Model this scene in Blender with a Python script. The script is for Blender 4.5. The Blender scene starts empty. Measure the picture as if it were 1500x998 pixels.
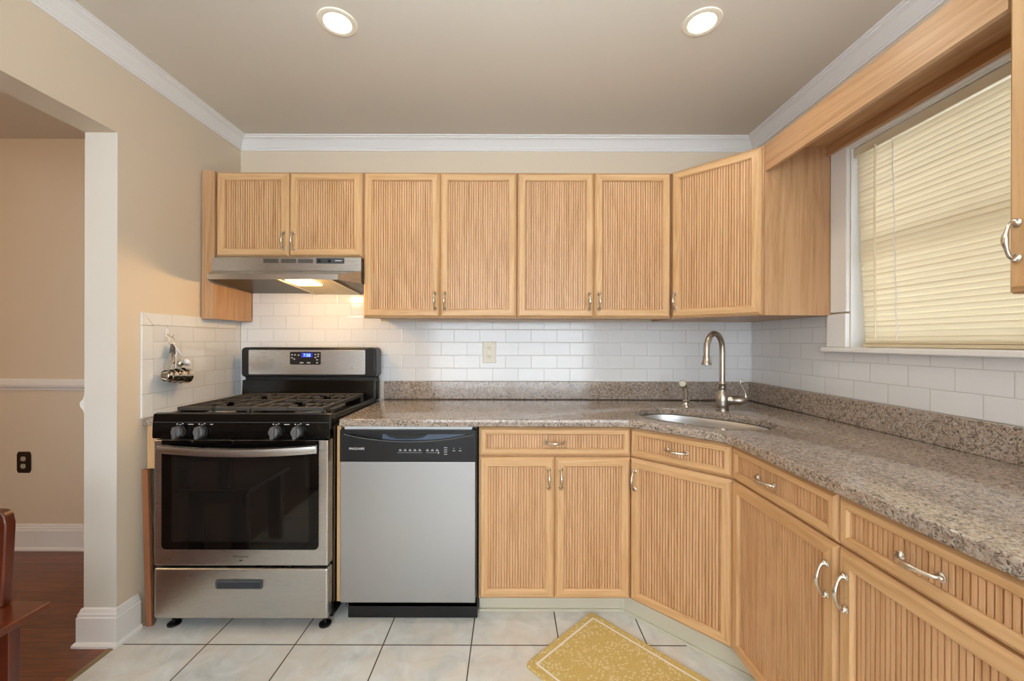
import bpy, bmesh, math, random
from mathutils import Vector, Matrix
random.seed(7)
PI = math.pi
C = bpy.context.scene.collection
SC = bpy.context.scene

# ------------------------------------------------------------------ camera, world, exposure
CAM_Y, EYE, FPX = -2.428, 1.257, 590.0
cam = bpy.data.cameras.new('camera'); camo = bpy.data.objects.new('camera', cam); C.objects.link(camo)
camo.location = (0, CAM_Y, EYE)
camo.rotation_euler = (PI/2, math.radians(-0.15), 0)
cam.sensor_width = 36; cam.lens = FPX/1500*36
cam.shift_x = 2/1500; cam.shift_y = 2/1500
cam.clip_start = 0.02
SC.camera = camo

w = bpy.data.worlds.new('world'); SC.world = w; w.use_nodes = True
bg = w.node_tree.nodes['Background']
bg.inputs['Color'].default_value = (0.85, 0.93, 1.0, 1); bg.inputs['Strength'].default_value = 7.0

def area(name, loc, rot, sx, sy, power, col):
    l = bpy.data.lights.new(name, 'AREA'); l.shape = 'RECTANGLE'; l.size = sx; l.size_y = sy
    l.energy = power; l.color = col
    o = bpy.data.objects.new(name, l); C.objects.link(o); o.location = loc; o.rotation_euler = rot
    return o
# added fill light behind the camera, just inside the invented rear window
area('rear_fill_light', (0.0, -4.28, 1.35), (math.radians(90), 0, 0), 2.6, 1.9, 6, (0.76, 0.89, 1.0))
# the photographer's flash, bounced off the ceiling above the camera
area('ceiling_bounce_flash', (0.0, -2.25, 1.75), (PI, 0, 0), .35, .35, 30, (0.74, 0.90, 1.0))
# warm ceiling lamp of the dining room, out of view to the left
dl = bpy.data.lights.new('dining_ceiling_lamp', 'POINT'); dl.energy = 22; dl.color = (1.0, .66, .33); dl.shadow_soft_size = .12
dlo = bpy.data.objects.new('dining_ceiling_lamp', dl); C.objects.link(dlo); dlo.location = (-3.3, -1.9, 2.05)
# daylight of the dining room window, on its far left wall
area('daylight_dining_window', (-4.9, -2.2, 1.4), (0, math.radians(-90), 0), 1.4, 1.6, 7, (0.95, 0.95, 0.95))

SC.view_settings.view_transform = 'Standard'
SC.view_settings.look = 'None'
SC.view_settings.gamma = 1.0
SC.view_settings.use_curve_mapping = False
SC.view_settings.exposure = 0.2
SC.cycles.max_bounces = 10
SC.cycles.diffuse_bounces = 6
SC.cycles.transparent_max_bounces = 12
SC.cycles.sample_clamp_indirect = 6.0
SC.cycles.caustics_reflective = False
SC.cycles.caustics_refractive = False

# ------------------------------------------------------------------ material helpers
def mat(name, col=(.8, .8, .8), rough=.5, metal=0.0, spec=.5, coat=0.0, emit=None, estr=0.0):
    m = bpy.data.materials.new(name); m.use_nodes = True
    b = m.node_tree.nodes['Principled BSDF']
    b.inputs['Base Color'].default_value = (*col, 1)
    b.inputs['Roughness'].default_value = rough
    b.inputs['Metallic'].default_value = metal
    b.inputs['Specular IOR Level'].default_value = spec
    b.inputs['Coat Weight'].default_value = coat
    b.inputs['Coat Roughness'].default_value = .08
    if emit:
        b.inputs['Emission Color'].default_value = (*emit, 1); b.inputs['Emission Strength'].default_value = estr
    return m
class NT:
    def __init__(s, m): s.m = m; s.t = m.node_tree; s.b = s.t.nodes['Principled BSDF']
    def n(s, typ, **k):
        x = s.t.nodes.new(typ)
        for a, v in k.items(): setattr(x, a, v)
        return x
    def l(s, a, b): s.t.links.new(a, b)
    def coord(s, scale=(1, 1, 1), loc=(0, 0, 0), rot=(0, 0, 0)):
        c = s.n('ShaderNodeTexCoord'); mp = s.n('ShaderNodeMapping')
        mp.inputs['Scale'].default_value = scale; mp.inputs['Location'].default_value = loc
        mp.inputs['Rotation'].default_value = rot
        s.l(c.outputs['Object'], mp.inputs['Vector']); return mp.outputs['Vector']
    def noise(s, vec, scale=5, detail=4, rough=.5, dist=0.0):
        x = s.n('ShaderNodeTexNoise'); x.inputs['Scale'].default_value = scale
        x.inputs['Detail'].default_value = detail; x.inputs['Roughness'].default_value = rough
        x.inputs['Distortion'].default_value = dist
        s.l(vec, x.inputs['Vector']); return x.outputs['Fac']
    def ramp(s, fac, stops, interp='LINEAR'):
        r = s.n('ShaderNodeValToRGB'); r.color_ramp.interpolation = interp
        e = r.color_ramp.elements
        while len(e) < len(stops): e.new(0.5)
        for i, (p, c) in enumerate(stops):
            e[i].position = p; e[i].color = (*c, 1) if len(c) == 3 else c
        s.l(fac, r.inputs['Fac']); return r.outputs['Color']
    def mix(s, fac, a, b, mode='MIX'):
        x = s.n('ShaderNodeMix', data_type='RGBA', blend_type=mode)
        for sock, v in ((x.inputs['Factor'], fac), (x.inputs['A'], a), (x.inputs['B'], b)):
            if isinstance(v, bpy.types.NodeSocket): s.l(v, sock)
            elif isinstance(v, (int, float)): sock.default_value = v
            else: sock.default_value = (*v, 1)
        x = [o for o in x.outputs if o.type == 'RGBA'][0]
        return x
    def math(s, op, a, b=None):
        x = s.n('ShaderNodeMath', operation=op)
        for i, v in enumerate((a, b)):
            if v is None: continue
            if isinstance(v, bpy.types.NodeSocket): s.l(v, x.inputs[i])
            else: x.inputs[i].default_value = v
        return x.outputs[0]
    def bump(s, h, strength=.3, dist=.002, invert=False):
        x = s.n('ShaderNodeBump'); x.inputs['Strength'].default_value = strength
        x.inputs['Distance'].default_value = dist; x.invert = invert
        s.l(h, x.inputs['Height']); s.l(x.outputs['Normal'], s.b.inputs['Normal'])
    def base(s, c): s.l(c, s.b.inputs['Base Color'])

def painted(name, col, rough=.6, bump=.05):
    m = mat(name, col, rough, spec=.3); t = NT(m)
    v = t.coord(); n1 = t.noise(v, 2.5, 3)
    t.base(t.mix(t.math('MULTIPLY', n1, .5), col, tuple(c*.94 for c in col)))
    t.bump(t.noise(v, 220, 2), bump, .001)
    return m
M_wall = painted('beige wall paint', (.68, .575, .445))
M_ceil = painted('ceiling paint', (.66, .60, .52), .75)
M_white = painted('white trim paint', (.76, .745, .73), .35, .02)
M_jamb = painted('off white jamb paint', (.66, .635, .58), .5, .03)
M_cream = painted('cream toe kick vinyl', (.56, .53, .42), .35, .02)

def oak(name, axis, tone=1.0, red=1.0):
    a = (.60*tone, .375*tone*red, .19*tone); b = (.52*tone, .305*tone*red, .14*tone); d = (.40*tone, .215*tone*red, .09*tone)
    m = mat(name, a, .38, spec=.4); t = NT(m)
    sc = {'z': (1, 1, .05), 'x': (.05, 1, 1), 'y': (1, .05, 1)}[axis]
    inf = t.n('ShaderNodeObjectInfo')
    c = t.n('ShaderNodeTexCoord'); ad = t.n('ShaderNodeVectorMath', operation='ADD')
    cmb = t.n('ShaderNodeCombineXYZ')
    r10 = t.math('MULTIPLY', inf.outputs['Random'], 17.0)
    for i in range(3): t.l(r10, cmb.inputs[i])
    t.l(c.outputs['Object'], ad.inputs[0]); t.l(cmb.outputs[0], ad.inputs[1])
    mp = t.n('ShaderNodeMapping'); mp.inputs['Scale'].default_value = sc; t.l(ad.outputs[0], mp.inputs['Vector'])
    v = mp.outputs['Vector']
    big = t.noise(v, 9, 3, .55, .6)                      # broad cathedral figure
    bands = t.math('FRACT', t.math('MULTIPLY', big, 9.0))
    bands = t.math('MULTIPLY', t.math('ABSOLUTE', t.math('SUBTRACT', bands, .5)), 2.0)
    fine = t.noise(v, 260, 4, .7)
    mid = t.noise(v, 60, 3, .6)
    f = t.math('ADD', t.math('MULTIPLY', bands, .20), t.math('ADD', t.math('MULTIPLY', mid, .40), t.math('MULTIPLY', fine, .45)))
    t.base(t.ramp(f, [(.26, d), (.42, b), (.58, a), (.80, tuple(min(1, x*1.10) for x in a))]))
    t.bump(fine, .12, .0006)
    return m
OV = oak('honey oak vertical grain', 'z'); OH = oak('honey oak horizontal grain', 'x')
OY = oak('honey oak lengthwise grain', 'y')
OCV = oak('deeper oak carcass veneer', 'z', .80, .95); OCY = oak('deeper oak valance veneer', 'y', .84, .95)
OPANEL = oak('oak beadboard', 'z', .97, .96)
def redwood(name, a, b, sc, rough=.3):
    m = mat(name, a, rough, coat=.3); t = NT(m)
    v = t.coord(sc); t.base(t.ramp(t.noise(v, 30, 4, .6, .4), [(.3, b), (.65, a)])); return m
M_cherry = redwood('cherry stained wood', (.115, .020, .006), (.05, .009, .004), (1, 1, .08))
M_cherryh = redwood('cherry stained seat wood', (.125, .024, .007), (.055, .010, .004), (.08, 1, 1))
M_redboard = redwood('reddish brown board', (.34, .13, .055), (.26, .09, .035), (1, 1, .06), .5)

# hardwood floor
M_hard = mat('dark hardwood planks', (.10, .035, .015), .3, coat=.15); t = NT(M_hard)
v = t.coord(loc=(5, 5, 0)); br = t.n('ShaderNodeTexBrick'); t.l(v, br.inputs['Vector'])
br.inputs['Scale'].default_value = 1; br.inputs['Brick Width'].default_value = 1.1; br.inputs['Row Height'].default_value = .085
br.inputs['Mortar Size'].default_value = .0012; br.inputs['Bias'].default_value = 0
br.inputs['Color1'].default_value = (.22, .062, .020, 1); br.inputs['Color2'].default_value = (.145, .040, .013, 1); br.inputs['Mortar'].default_value = (.03, .01, .005, 1)
g = t.ramp(t.noise(t.coord((.08, 1, 1)), 70, 4, .6), [(.3, (.6, .6, .6)), (.7, (1.25, 1.2, 1.15))])
t.base(t.mix(1.0, br.outputs['Color'], g, 'MULTIPLY'))

# ceramic floor tile
M_ftile = mat('mottled beige floor tile', (.6, .55, .48), .32, spec=.45); t = NT(M_ftile)
v = t.coord(loc=(1.255 + .365*12, .760 + .365*20, 0)); br = t.n('ShaderNodeTexBrick', offset=0.0); t.l(v, br.inputs['Vector'])
br.inputs['Scale'].default_value = 1; br.inputs['Brick Width'].default_value = .365; br.inputs['Row Height'].default_value = .365
br.inputs['Mortar Size'].default_value = .0028; br.inputs['Mortar Smooth'].default_value = .1; br.inputs['Bias'].default_value = 0
br.inputs['Color1'].default_value = (.97, .97, .97, 1); br.inputs['Color2'].default_value = (1.04, 1.03, 1.02, 1); br.inputs['Mortar'].default_value = (1, 1, 1, 1)
vc = t.coord()
mot = t.ramp(t.noise(vc, 9, 6, .62, .8), [(.30, (.54, .55, .53)), (.5, (.66, .67, .65)), (.68, (.75, .765, .755))])
mot2 = t.mix(t.ramp(t.noise(vc, 3.5, 4, .6, 1.0), [(.45, (0, 0, 0)), (.62, (.55, .55, .55))]), mot, (.70, .62, .53))
tile = t.mix(1.0, mot2, br.outputs['Color'], 'MULTIPLY')
t.base(t.mix(br.outputs['Fac'], tile, (.075, .06, .045)))
t.bump(br.outputs['Fac'], .5, .002, True)

# subway tile : plane 'x' = wall facing the camera (u = X), plane 'y' = side walls (u = Y)
def subway(name, plane, u0, z0=1.02):
    m = mat(name, (.78, .765, .74), .13, spec=.5); t = NT(m)
    c = t.n('ShaderNodeTexCoord'); sp = t.n('ShaderNodeSeparateXYZ'); t.l(c.outputs['Object'], sp.inputs[0])
    cb = t.n('ShaderNodeCombineXYZ')
    u = t.math('SUBTRACT', sp.outputs['X' if plane == 'x' else 'Y'], u0 - .155*40)
    vv = t.math('SUBTRACT', sp.outputs['Z'], z0 - .0777*20)
    t.l(u, cb.inputs[0]); t.l(vv, cb.inputs[1])
    def brick(ms, sm):
        br = t.n('ShaderNodeTexBrick', offset=.5, offset_frequency=2); t.l(cb.outputs[0], br.inputs['Vector'])
        br.inputs['Scale'].default_value = 1; br.inputs['Brick Width'].default_value = .155; br.inputs['Row Height'].default_value = .0777
        br.inputs['Mortar Size'].default_value = ms; br.inputs['Mortar Smooth'].default_value = sm; br.inputs['Bias'].default_value = 0
        br.inputs['Color1'].default_value = (.67, .67, .67, 1); br.inputs['Color2'].default_value = (.64, .64, .645, 1)
        br.inputs['Mortar'].default_value = (.45, .44, .42, 1); return br
    b1 = brick(.0011, .2); b2 = brick(.004, 1.0)
    t.base(b1.outputs['Color'])
    h = t.math('ADD', t.math('MULTIPLY', b2.outputs['Fac'], -1.0), t.math('MULTIPLY', t.noise(c.outputs['Object'], 14, 2), .5))
    t.bump(h, .35, .0015)
    return m
M_tb = subway('white subway tile back', 'x', -.1855)
M_tl = subway('white subway tile left', 'y', -.06)
M_tr = subway('white subway tile right', 'y', -.03)
M_tedge = mat('white glazed border tile', (.70, .70, .69), .13); t = NT(M_tedge)
t.bump(t.noise(t.coord(), 14, 2), .2, .001)
M_grout = mat('grout', (.6, .57, .52), .8)

# granite
def granite():
    m = mat('pink beige speckled granite', (.4, .33, .27), .09, spec=.5); t = NT(m)
    v = t.coord(); dn = t.n('ShaderNodeTexNoise'); dn.inputs['Scale'].default_value = 60; t.l(v, dn.inputs['Vector'])
    v2 = t.mix(.035, v, dn.outputs['Color'], 'ADD')
    def cells(scale, stops):
        x = t.n('ShaderNodeTexVoronoi'); x.inputs['Scale'].default_value = scale; t.l(v2, x.inputs['Vector'])
        s = t.n('ShaderNodeSeparateColor'); t.l(x.outputs['Color'], s.inputs[0])
        return t.ramp(s.outputs[0], stops, 'CONSTANT'), s
    base, s1 = cells(165, [(0, (.050, .042, .036)), (.13, (.135, .11, .09)), (.22, (.33, .23, .165)), (.42, (.49, .36, .27)), (.66, (.57, .45, .355)), (.88, (.62, .54, .46))])
    fine, s2 = cells(330, [(0, (.04, .034, .03)), (.16, (.44, .34, .26)), (.6, (.56, .44, .34)), (.85, (.63, .56, .49))])
    t.base(t.mix(1.0, t.mix(.38, base, fine), (.72, .74, .77), 'MULTIPLY'))
    return m
M_gran = granite()

def steel(name, col=(.60, .59, .57), rough=.28, sc=(1, 1, 60), amt=.06):
    m = mat(name, col, rough, 1.0); t = NT(m)
    n1 = t.noise(t.coord(sc), 22, 3, .6)
    r = t.math('ADD', t.math('MULTIPLY', n1, amt), rough - amt/2); t.l(r, t.b.inputs['Roughness'])
    t.base(t.mix(t.math('MULTIPLY', n1, .35), col, tuple(x*.9 for x in col)))
    t.b.inputs['Anisotropic'].default_value = .4
    return m
M_steel = steel('brushed stainless steel')
M_dwsteel = steel('brushed dishwasher steel', (.47, .475, .48), .36)
M_sink = steel('satin sink steel', (.55, .55, .55), .36, (1, 1, 1))
M_nickel = mat('satin nickel', (.62, .57, .50), .27, 1.0)
M_pewter = mat('brushed pewter nickel', (.40, .36, .31), .30, 1.0)
M_black = mat('gloss black enamel', (.004, .004, .004), .12, spec=.25)
M_blackp = mat('black plastic', (.010, .010, .011), .35, spec=.35)
M_dark = mat('dark grey plastic', (.05, .052, .058), .4)
M_glassblk = mat('black oven glass', (.003, .003, .003), .04, spec=.3)
M_ovwin = mat('dark tinted oven window', (.009, .008, .007), .05, spec=.4)
M_iron = mat('cast iron', (.045, .038, .033), .5)
M_burner = mat('burner alloy', (.40, .37, .33), .45, .9)
M_knob = mat('graphite knob', (.13, .13, .14), .35, .3)
M_print = mat('light grey print', (.55, .56, .58), .5)
M_printw = mat('white print', (.8, .8, .8), .5)
M_whitep = mat('white plastic', (.75, .76, .78), .35)
M_almond = mat('almond plastic', (.66, .62, .50), .35)
M_slot = mat('dark slot', (.01, .01, .01), .6)
M_bronze = mat('dark bronze plate', (.035, .022, .015), .35, .6)
M_chrome = mat('polished cup steel', (.62, .58, .52), .14, 1.0)
M_blue = mat('blue display digits', (.1, .2, .9), .4, emit=(.12, .22, 1.0), estr=5)
M_bluebg = mat('lit blue display ground', (.01, .01, .08), .3, emit=(.02, .03, .45), estr=.8)
M_bulb = mat('recessed lamp glow', (1, .9, .7), .5, emit=(1.0, .80, .50), estr=14)
M_hoodlens = mat('hood lamp lens', (1, .9, .7), .4, emit=(1.0, .74, .38), estr=7)
M_filter = mat('aluminium mesh filter', (.42, .36, .24), .5, .7); t = NT(M_filter)
ck = t.n('ShaderNodeTexVoronoi'); ck.inputs['Scale'].default_value = 260; t.l(t.coord(), ck.inputs['Vector'])
t.base(t.ramp(ck.outputs['Distance'], [(.2, (.10, .08, .045)), (.5, (.55, .47, .32))])); t.bump(ck.outputs['Distance'], .6, .002)
M_shelf = mat('white inner strip', (.7, .7, .7), .4)
# window glass without refraction : clear with a faint mirror
M_pane = bpy.data.materials.new('window pane glass'); M_pane.use_nodes = True
nt = M_pane.node_tree; nt.nodes.remove(nt.nodes['Principled BSDF']); out = nt.nodes['Material Output']
tr = nt.nodes.new('ShaderNodeBsdfTransparent'); gl = nt.nodes.new('ShaderNodeBsdfGlossy'); gl.inputs['Roughness'].default_value = .02
fr = nt.nodes.new('ShaderNodeFresnel'); fr.inputs[0].default_value = 1.45; mx = nt.nodes.new('ShaderNodeMixShader')
nt.links.new(fr.outputs[0], mx.inputs[0]); nt.links.new(tr.outputs[0], mx.inputs[1]); nt.links.new(gl.outputs[0], mx.inputs[2]); nt.links.new(mx.outputs[0], out.inputs['Surface'])
# translucent blind slat
M_slat = bpy.data.materials.new('cream blind slat'); M_slat.use_nodes = True
nt = M_slat.node_tree; pb = nt.nodes['Principled BSDF']; out = nt.nodes['Material Output']
pb.inputs['Base Color'].default_value = (.70, .63, .47, 1); pb.inputs['Roughness'].default_value = .35
tl = nt.nodes.new('ShaderNodeBsdfTranslucent'); tl.inputs['Color'].default_value = (.84, .72, .50, 1)
mx = nt.nodes.new('ShaderNodeMixShader'); mx.inputs[0].default_value = .17
nt.links.new(pb.outputs[0], mx.inputs[1]); nt.links.new(tl.outputs[0], mx.inputs[2]); nt.links.new(mx.outputs[0], out.inputs['Surface'])
M_rail = mat('cream blind rail', (.66, .57, .40), .4)

# floor mat pattern
M_mat = mat('yellow patterned mat', (.6, .45, .12), .7); t = NT(M_mat)
c = t.n('ShaderNodeTexCoord'); sp = t.n('ShaderNodeSeparateXYZ'); t.l(c.outputs['Object'], sp.inputs[0])
MHX, MHY = .38, .22
dx = t.math('SUBTRACT', t.math('ABSOLUTE', sp.outputs['X']), MHX); dy = t.math('SUBTRACT', t.math('ABSOLUTE', sp.outputs['Y']), MHY)
d = t.math('MULTIPLY', t.math('MAXIMUM', dx, dy), -1.0)
line = t.math('MULTIPLY', t.math('GREATER_THAN', d, .029), t.math('LESS_THAN', d, .0375))
inside = t.math('GREATER_THAN', d, .0375)
vv = c.outputs['Object']
vo = t.n('ShaderNodeTexVoronoi'); vo.inputs['Scale'].default_value = 85; vo.inputs['Randomness'].default_value = .9; t.l(vv, vo.inputs['Vector'])
petal = t.math('LESS_THAN', vo.outputs['Distance'], .40)
vo2 = t.n('ShaderNodeTexVoronoi'); vo2.inputs['Scale'].default_value = 17; t.l(t.mix(.05, vv, t.noise(vv, 30, 2), 'ADD'), vo2.inputs['Vector'])
spray = t.math('LESS_THAN', vo2.outputs['Distance'], .62)
strand = t.noise(vv, 26, 3, .6, 2.0)
stem = t.math('LESS_THAN', t.math('ABSOLUTE', t.math('SUBTRACT', strand, .5)), .012)
flo = t.math('MAXIMUM', t.math('MULTIPLY', petal, spray), t.math('MULTIPLY', stem, .6))
yel = (.57, .41, .13); pale = (.76, .66, .40)
colr = t.mix(t.math('MULTIPLY', flo, .62), yel, pale)
t.base(t.mix(line, colr, (.80, .75, .66)))

# ------------------------------------------------------------------ mesh helpers
def tm(loc=(0, 0, 0), rz=0): return Matrix.Translation(loc) @ Matrix.Rotation(rz, 4, 'Z')
class Thing:
    def __init__(s, name, label, cat, loc=(0, 0, 0), rz=0, group=None):
        o = bpy.data.objects.new(name, None); C.objects.link(o); o.empty_display_size = .05
        o.location = loc; o.rotation_euler = (0, 0, rz); o['label'] = label; o['category'] = cat
        if group: o['group'] = group
        s.o = o; s.M = tm(loc, rz)
def finish(bm, name, mats, smooth=False, bevel=0, seg=2, angle=35):
    bmesh.ops.recalc_face_normals(bm, faces=bm.faces)
    me = bpy.data.meshes.new(name); bm.to_mesh(me); bm.free()
    for m in (mats if isinstance(mats, (list, tuple)) else [mats]): me.materials.append(m)
    o = bpy.data.objects.new(name, me); C.objects.link(o)
    if smooth:
        for p in me.polygons: p.use_smooth = True
        me.set_sharp_from_angle(angle=math.radians(angle))
    if bevel:
        b = o.modifiers.new('bevel', 'BEVEL'); b.width = bevel; b.segments = seg; b.limit_method = 'ANGLE'; b.angle_limit = math.radians(40)
        if not smooth:
            for p in me.polygons: p.use_smooth = True
            me.set_sharp_from_angle(angle=math.radians(angle))
            b.harden_normals = True
    return o
def part(name, bm, mats, thing=None, parent=None, world=False, label=None, **k):
    """child of a thing (or of another part); local coordinates unless world=True"""
    if world and thing: bm.transform(thing.M.inverted())
    o = finish(bm, name, mats, **k)
    o.parent = parent if parent else thing.o
    if label: o['label'] = label
    return o
def solo(name, bm, mats, label, cat, group=None, origin=None, **k):
    if origin is not None: bm.transform(Matrix.Translation(Vector(origin)).inverted())
    o = finish(bm, name, mats, **k); o['label'] = label; o['category'] = cat
    if group: o['group'] = group
    if origin is not None: o.location = origin
    return o
def struct(name, bm, mats, label=None, **k):
    o = finish(bm, name, mats, **k); o['kind'] = 'structure'
    if label: o['label'] = label
    return o
def B(): return bmesh.new()
def box(bm, x0, x1, y0, y1, z0, z1, mi=0):
    vs = [bm.verts.new((x, y, z)) for z in (z0, z1) for y in (y0, y1) for x in (x0, x1)]
    for f in ((0, 1, 3, 2), (4, 6, 7, 5), (0, 4, 5, 1), (2, 3, 7, 6), (0, 2, 6, 4), (1, 5, 7, 3)):
        fc = bm.faces.new([vs[i] for i in f]); fc.material_index = mi
    return bm
def bx(*a): return box(B(), *a)
def prism(bm, pts, a0, a1, axis='z', mi=0):
    """extrude polygon pts (2D) along an axis"""
    def P(p, a): return {'z': (p[0], p[1], a), 'y': (p[0], a, p[1]), 'x': (a, p[0], p[1])}[axis]
    A = [bm.verts.new(P(p, a0)) for p in pts]; Bv = [bm.verts.new(P(p, a1)) for p in pts]
    n = len(pts); fs = [bm.faces.new(A[::-1]), bm.faces.new(Bv)]
    for i in range(n): fs.append(bm.faces.new((A[i], A[(i+1) % n], Bv[(i+1) % n], Bv[i])))
    for f in fs: f.material_index = mi
    return bm
def rrect(x0, x1, z0, z1, r, n=5, corners=(1, 1, 1, 1)):
    pts = []
    for k, (cx, cz, a) in enumerate(((x1-r, z1-r, 0), (x0+r, z1-r, PI/2), (x0+r, z0+r, PI), (x1-r, z0+r, 1.5*PI))):
        if corners[k]:
            for i in range(n+1): pts.append((cx+r*math.cos(a+PI/2*i/n), cz+r*math.sin(a+PI/2*i/n)))
        else: pts.append((x1 if k in (0, 3) else x0, z1 if k < 2 else z0))
    return pts
def basis(d):
    d = Vector(d).normalized(); up = Vector((0, 0, 1)) if abs(d.z) < .95 else Vector((1, 0, 0))
    a = d.cross(up).normalized(); return a, d.cross(a).normalized()
def tube(bm, path, rad, n=10, cap=True, mi=0, flat=(1, 1)):
    path = [Vector(p) for p in path]; N = len(path); rings = []
    if not hasattr(rad, '__len__'): rad = [rad]*N
    ref = None
    for i, p in enumerate(path):
        d = (path[min(i+1, N-1)] - path[max(i-1, 0)])
        if d.length < 1e-7: d = Vector((0, 0, 1))
        d.normalize()
        if ref is None: a, b = basis(d)
        else:
            a = (ref - d*ref.dot(d)).normalized(); b = d.cross(a).normalized()
        ref = a
        rings.append([bm.verts.new(p + (a*math.cos(2*PI*k/n)*flat[0] + b*math.sin(2*PI*k/n)*flat[1])*rad[i]) for k in range(n)])
    fs = []
    for r0, r1 in zip(rings, rings[1:]):
        for k in range(n): fs.append(bm.faces.new((r0[k], r0[(k+1) % n], r1[(k+1) % n], r1[k])))
    if cap: fs.append(bm.faces.new(rings[0][::-1])); fs.append(bm.faces.new(rings[-1]))
    for f in fs: f.material_index = mi
    return bm
def lathe(bm, prof, c=(0, 0, 0), axis=(0, 0, 1), n=32, mi=0, cap=True):
    """prof = [(r, h), ...] along an axis"""
    ax = Vector(axis).normalized(); a, b = basis(ax); c = Vector(c)
    rings = [[bm.verts.new(c + ax*h + (a*math.cos(2*PI*k/n) + b*math.sin(2*PI*k/n))*max(r, 1e-5)) for k in range(n)] for r, h in prof]
    fs = []
    for r0, r1 in zip(rings, rings[1:]):
        for k in range(n): fs.append(bm.faces.new((r0[k], r0[(k+1) % n], r1[(k+1) % n], r1[k])))
    if cap: fs.append(bm.faces.new(rings[0][::-1])); fs.append(bm.faces.new(rings[-1]))
    for f in fs: f.material_index = mi
    return bm
def text_bm(s, size, depth=.0004, align='LEFT'):
    """text lying in the XZ plane facing -Y, baseline start at the origin"""
    cu = bpy.data.curves.new('t', 'FONT'); cu.body = s; cu.size = size; cu.extrude = depth; cu.align_x = align
    o = bpy.data.objects.new('t', cu); C.objects.link(o); bpy.context.view_layer.update()
    me = bpy.data.meshes.new_from_object(o.evaluated_get(bpy.context.evaluated_depsgraph_get()))
    bm = B(); bm.from_mesh(me); bm.transform(Matrix.Rotation(PI/2, 4, 'X'))
    bpy.data.objects.remove(o); bpy.data.meshes.remove(me); bpy.data.curves.remove(cu)
    return bm
def moved(bm, v): bm.transform(Matrix.Translation(v)); return bm
def merge(a, b):
    me = bpy.data.meshes.new('m'); b.to_mesh(me); b.free(); a.from_mesh(me); bpy.data.meshes.remove(me); return a

XL, XR, ZC, YR = -1.63, 1.457, 2.475, -4.30
WT = .133
# ------------------------------------------------------------------ room shell
b = B(); box(b, XL+.0, XR+.15, YR-.1, .12, -.05, 0); struct('floor', b, M_ftile, 'mottled beige ceramic kitchen floor tile')
b = B(); box(b, -5.1, XL-.0005, YR-.1, .12, -.05, -.0005); struct('floor_dining', b, M_hard, 'dark reddish hardwood dining floor')
struct('ceiling', bx(-5.1, XR+.15, YR-.1, .12, ZC, ZC+.1), M_ceil, 'plain taupe ceiling')
struct('wall_back', bx(-5.1, XR+.15, 0, .12, 0, ZC), M_wall)
# left wall : pier, header, far portion
OY0, OY1, OZ = -.758, -2.45, 2.12
b = B(); box(b, XL-WT, XL, OY0, 0, 0, ZC); box(b, XL-WT, XL, OY1, OY0, OZ, ZC); box(b, XL-WT, XL, YR, OY1, 0, ZC)
struct('wall_left', b, M_wall)
struct('trim_jamb', bx(XL-WT-.001, XL+.001, OY0-.003, OY0, 0, OZ), M_jamb, 'off white end face of the wall beside the opening')
# right wall with window hole
WY0, WY1, WZ0, WZ1 = -.700, -1.40, 1.215, 2.09
b = B()
box(b, XR, XR+.15, WY0, 0, 0, ZC); box(b, XR, XR+.15, YR, WY1, 0, ZC)
box(b, XR, XR+.15, WY1, WY0, 0, WZ0); box(b, XR, XR+.15, WY1, WY0, WZ1, ZC)
struct('wall_right', b, M_wall)
# rear wall, its wide opening added to frame the fill light
b = B(); box(b, XL-WT, -1.35, YR-.1, YR, 0, ZC); box(b, 1.35, XR+.15, YR-.1, YR, 0, ZC); box(b, -1.35, 1.35, YR-.1, YR, 2.35, ZC); box(b, -1.35, 1.35, YR-.1, YR, 0, .35)
box(b, -5.1, XL-WT, YR-.1, YR, 0, ZC)
struct('wall_rear', b, M_wall)
struct('wall_dining', bx(-5.1, -5.0, YR, 0, 0, ZC), M_wall)

# crown moulding (profile: distance from wall, drop from ceiling)
CP = [(0, -.070), (.006, -.070), (.007, -.062), (.012, -.058), (.013, -.053), (.024, -.040), (.040, -.022), (.050, -.016), (.056, -.014), (.057, -.008), (.066, -.006), (.067, 0), (0, 0)]
def crown(name, kind):
    bm = B()
    if kind == 'back': pts = [(XL+.0 + p, -p, q) for p, q in CP], [(XR - p, -p, q) for p, q in CP]
    if kind == 'left': pts = [(XL + p, -p, q) for p, q in CP], [(XL + p, YR, q) for p, q in CP]
    if kind == 'right': pts = [(XR - p, -p, q) for p, q in CP], [(XR - p, YR, q) for p, q in CP]
    A, Bv = [[bm.verts.new((x, y, ZC+q-.0003)) for x, y, q in e] for e in pts]; n = len(A)
    bm.faces.new(A[::-1]); bm.faces.new(Bv)
    for i in range(n): bm.faces.new((A[i], A[(i+1) % n], Bv[(i+1) % n], Bv[i]))
    struct(name, bm, M_white, 'white crown moulding')
crown('trim_1', 'back'); crown('trim_2', 'left'); crown('trim_3', 'right')

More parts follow.
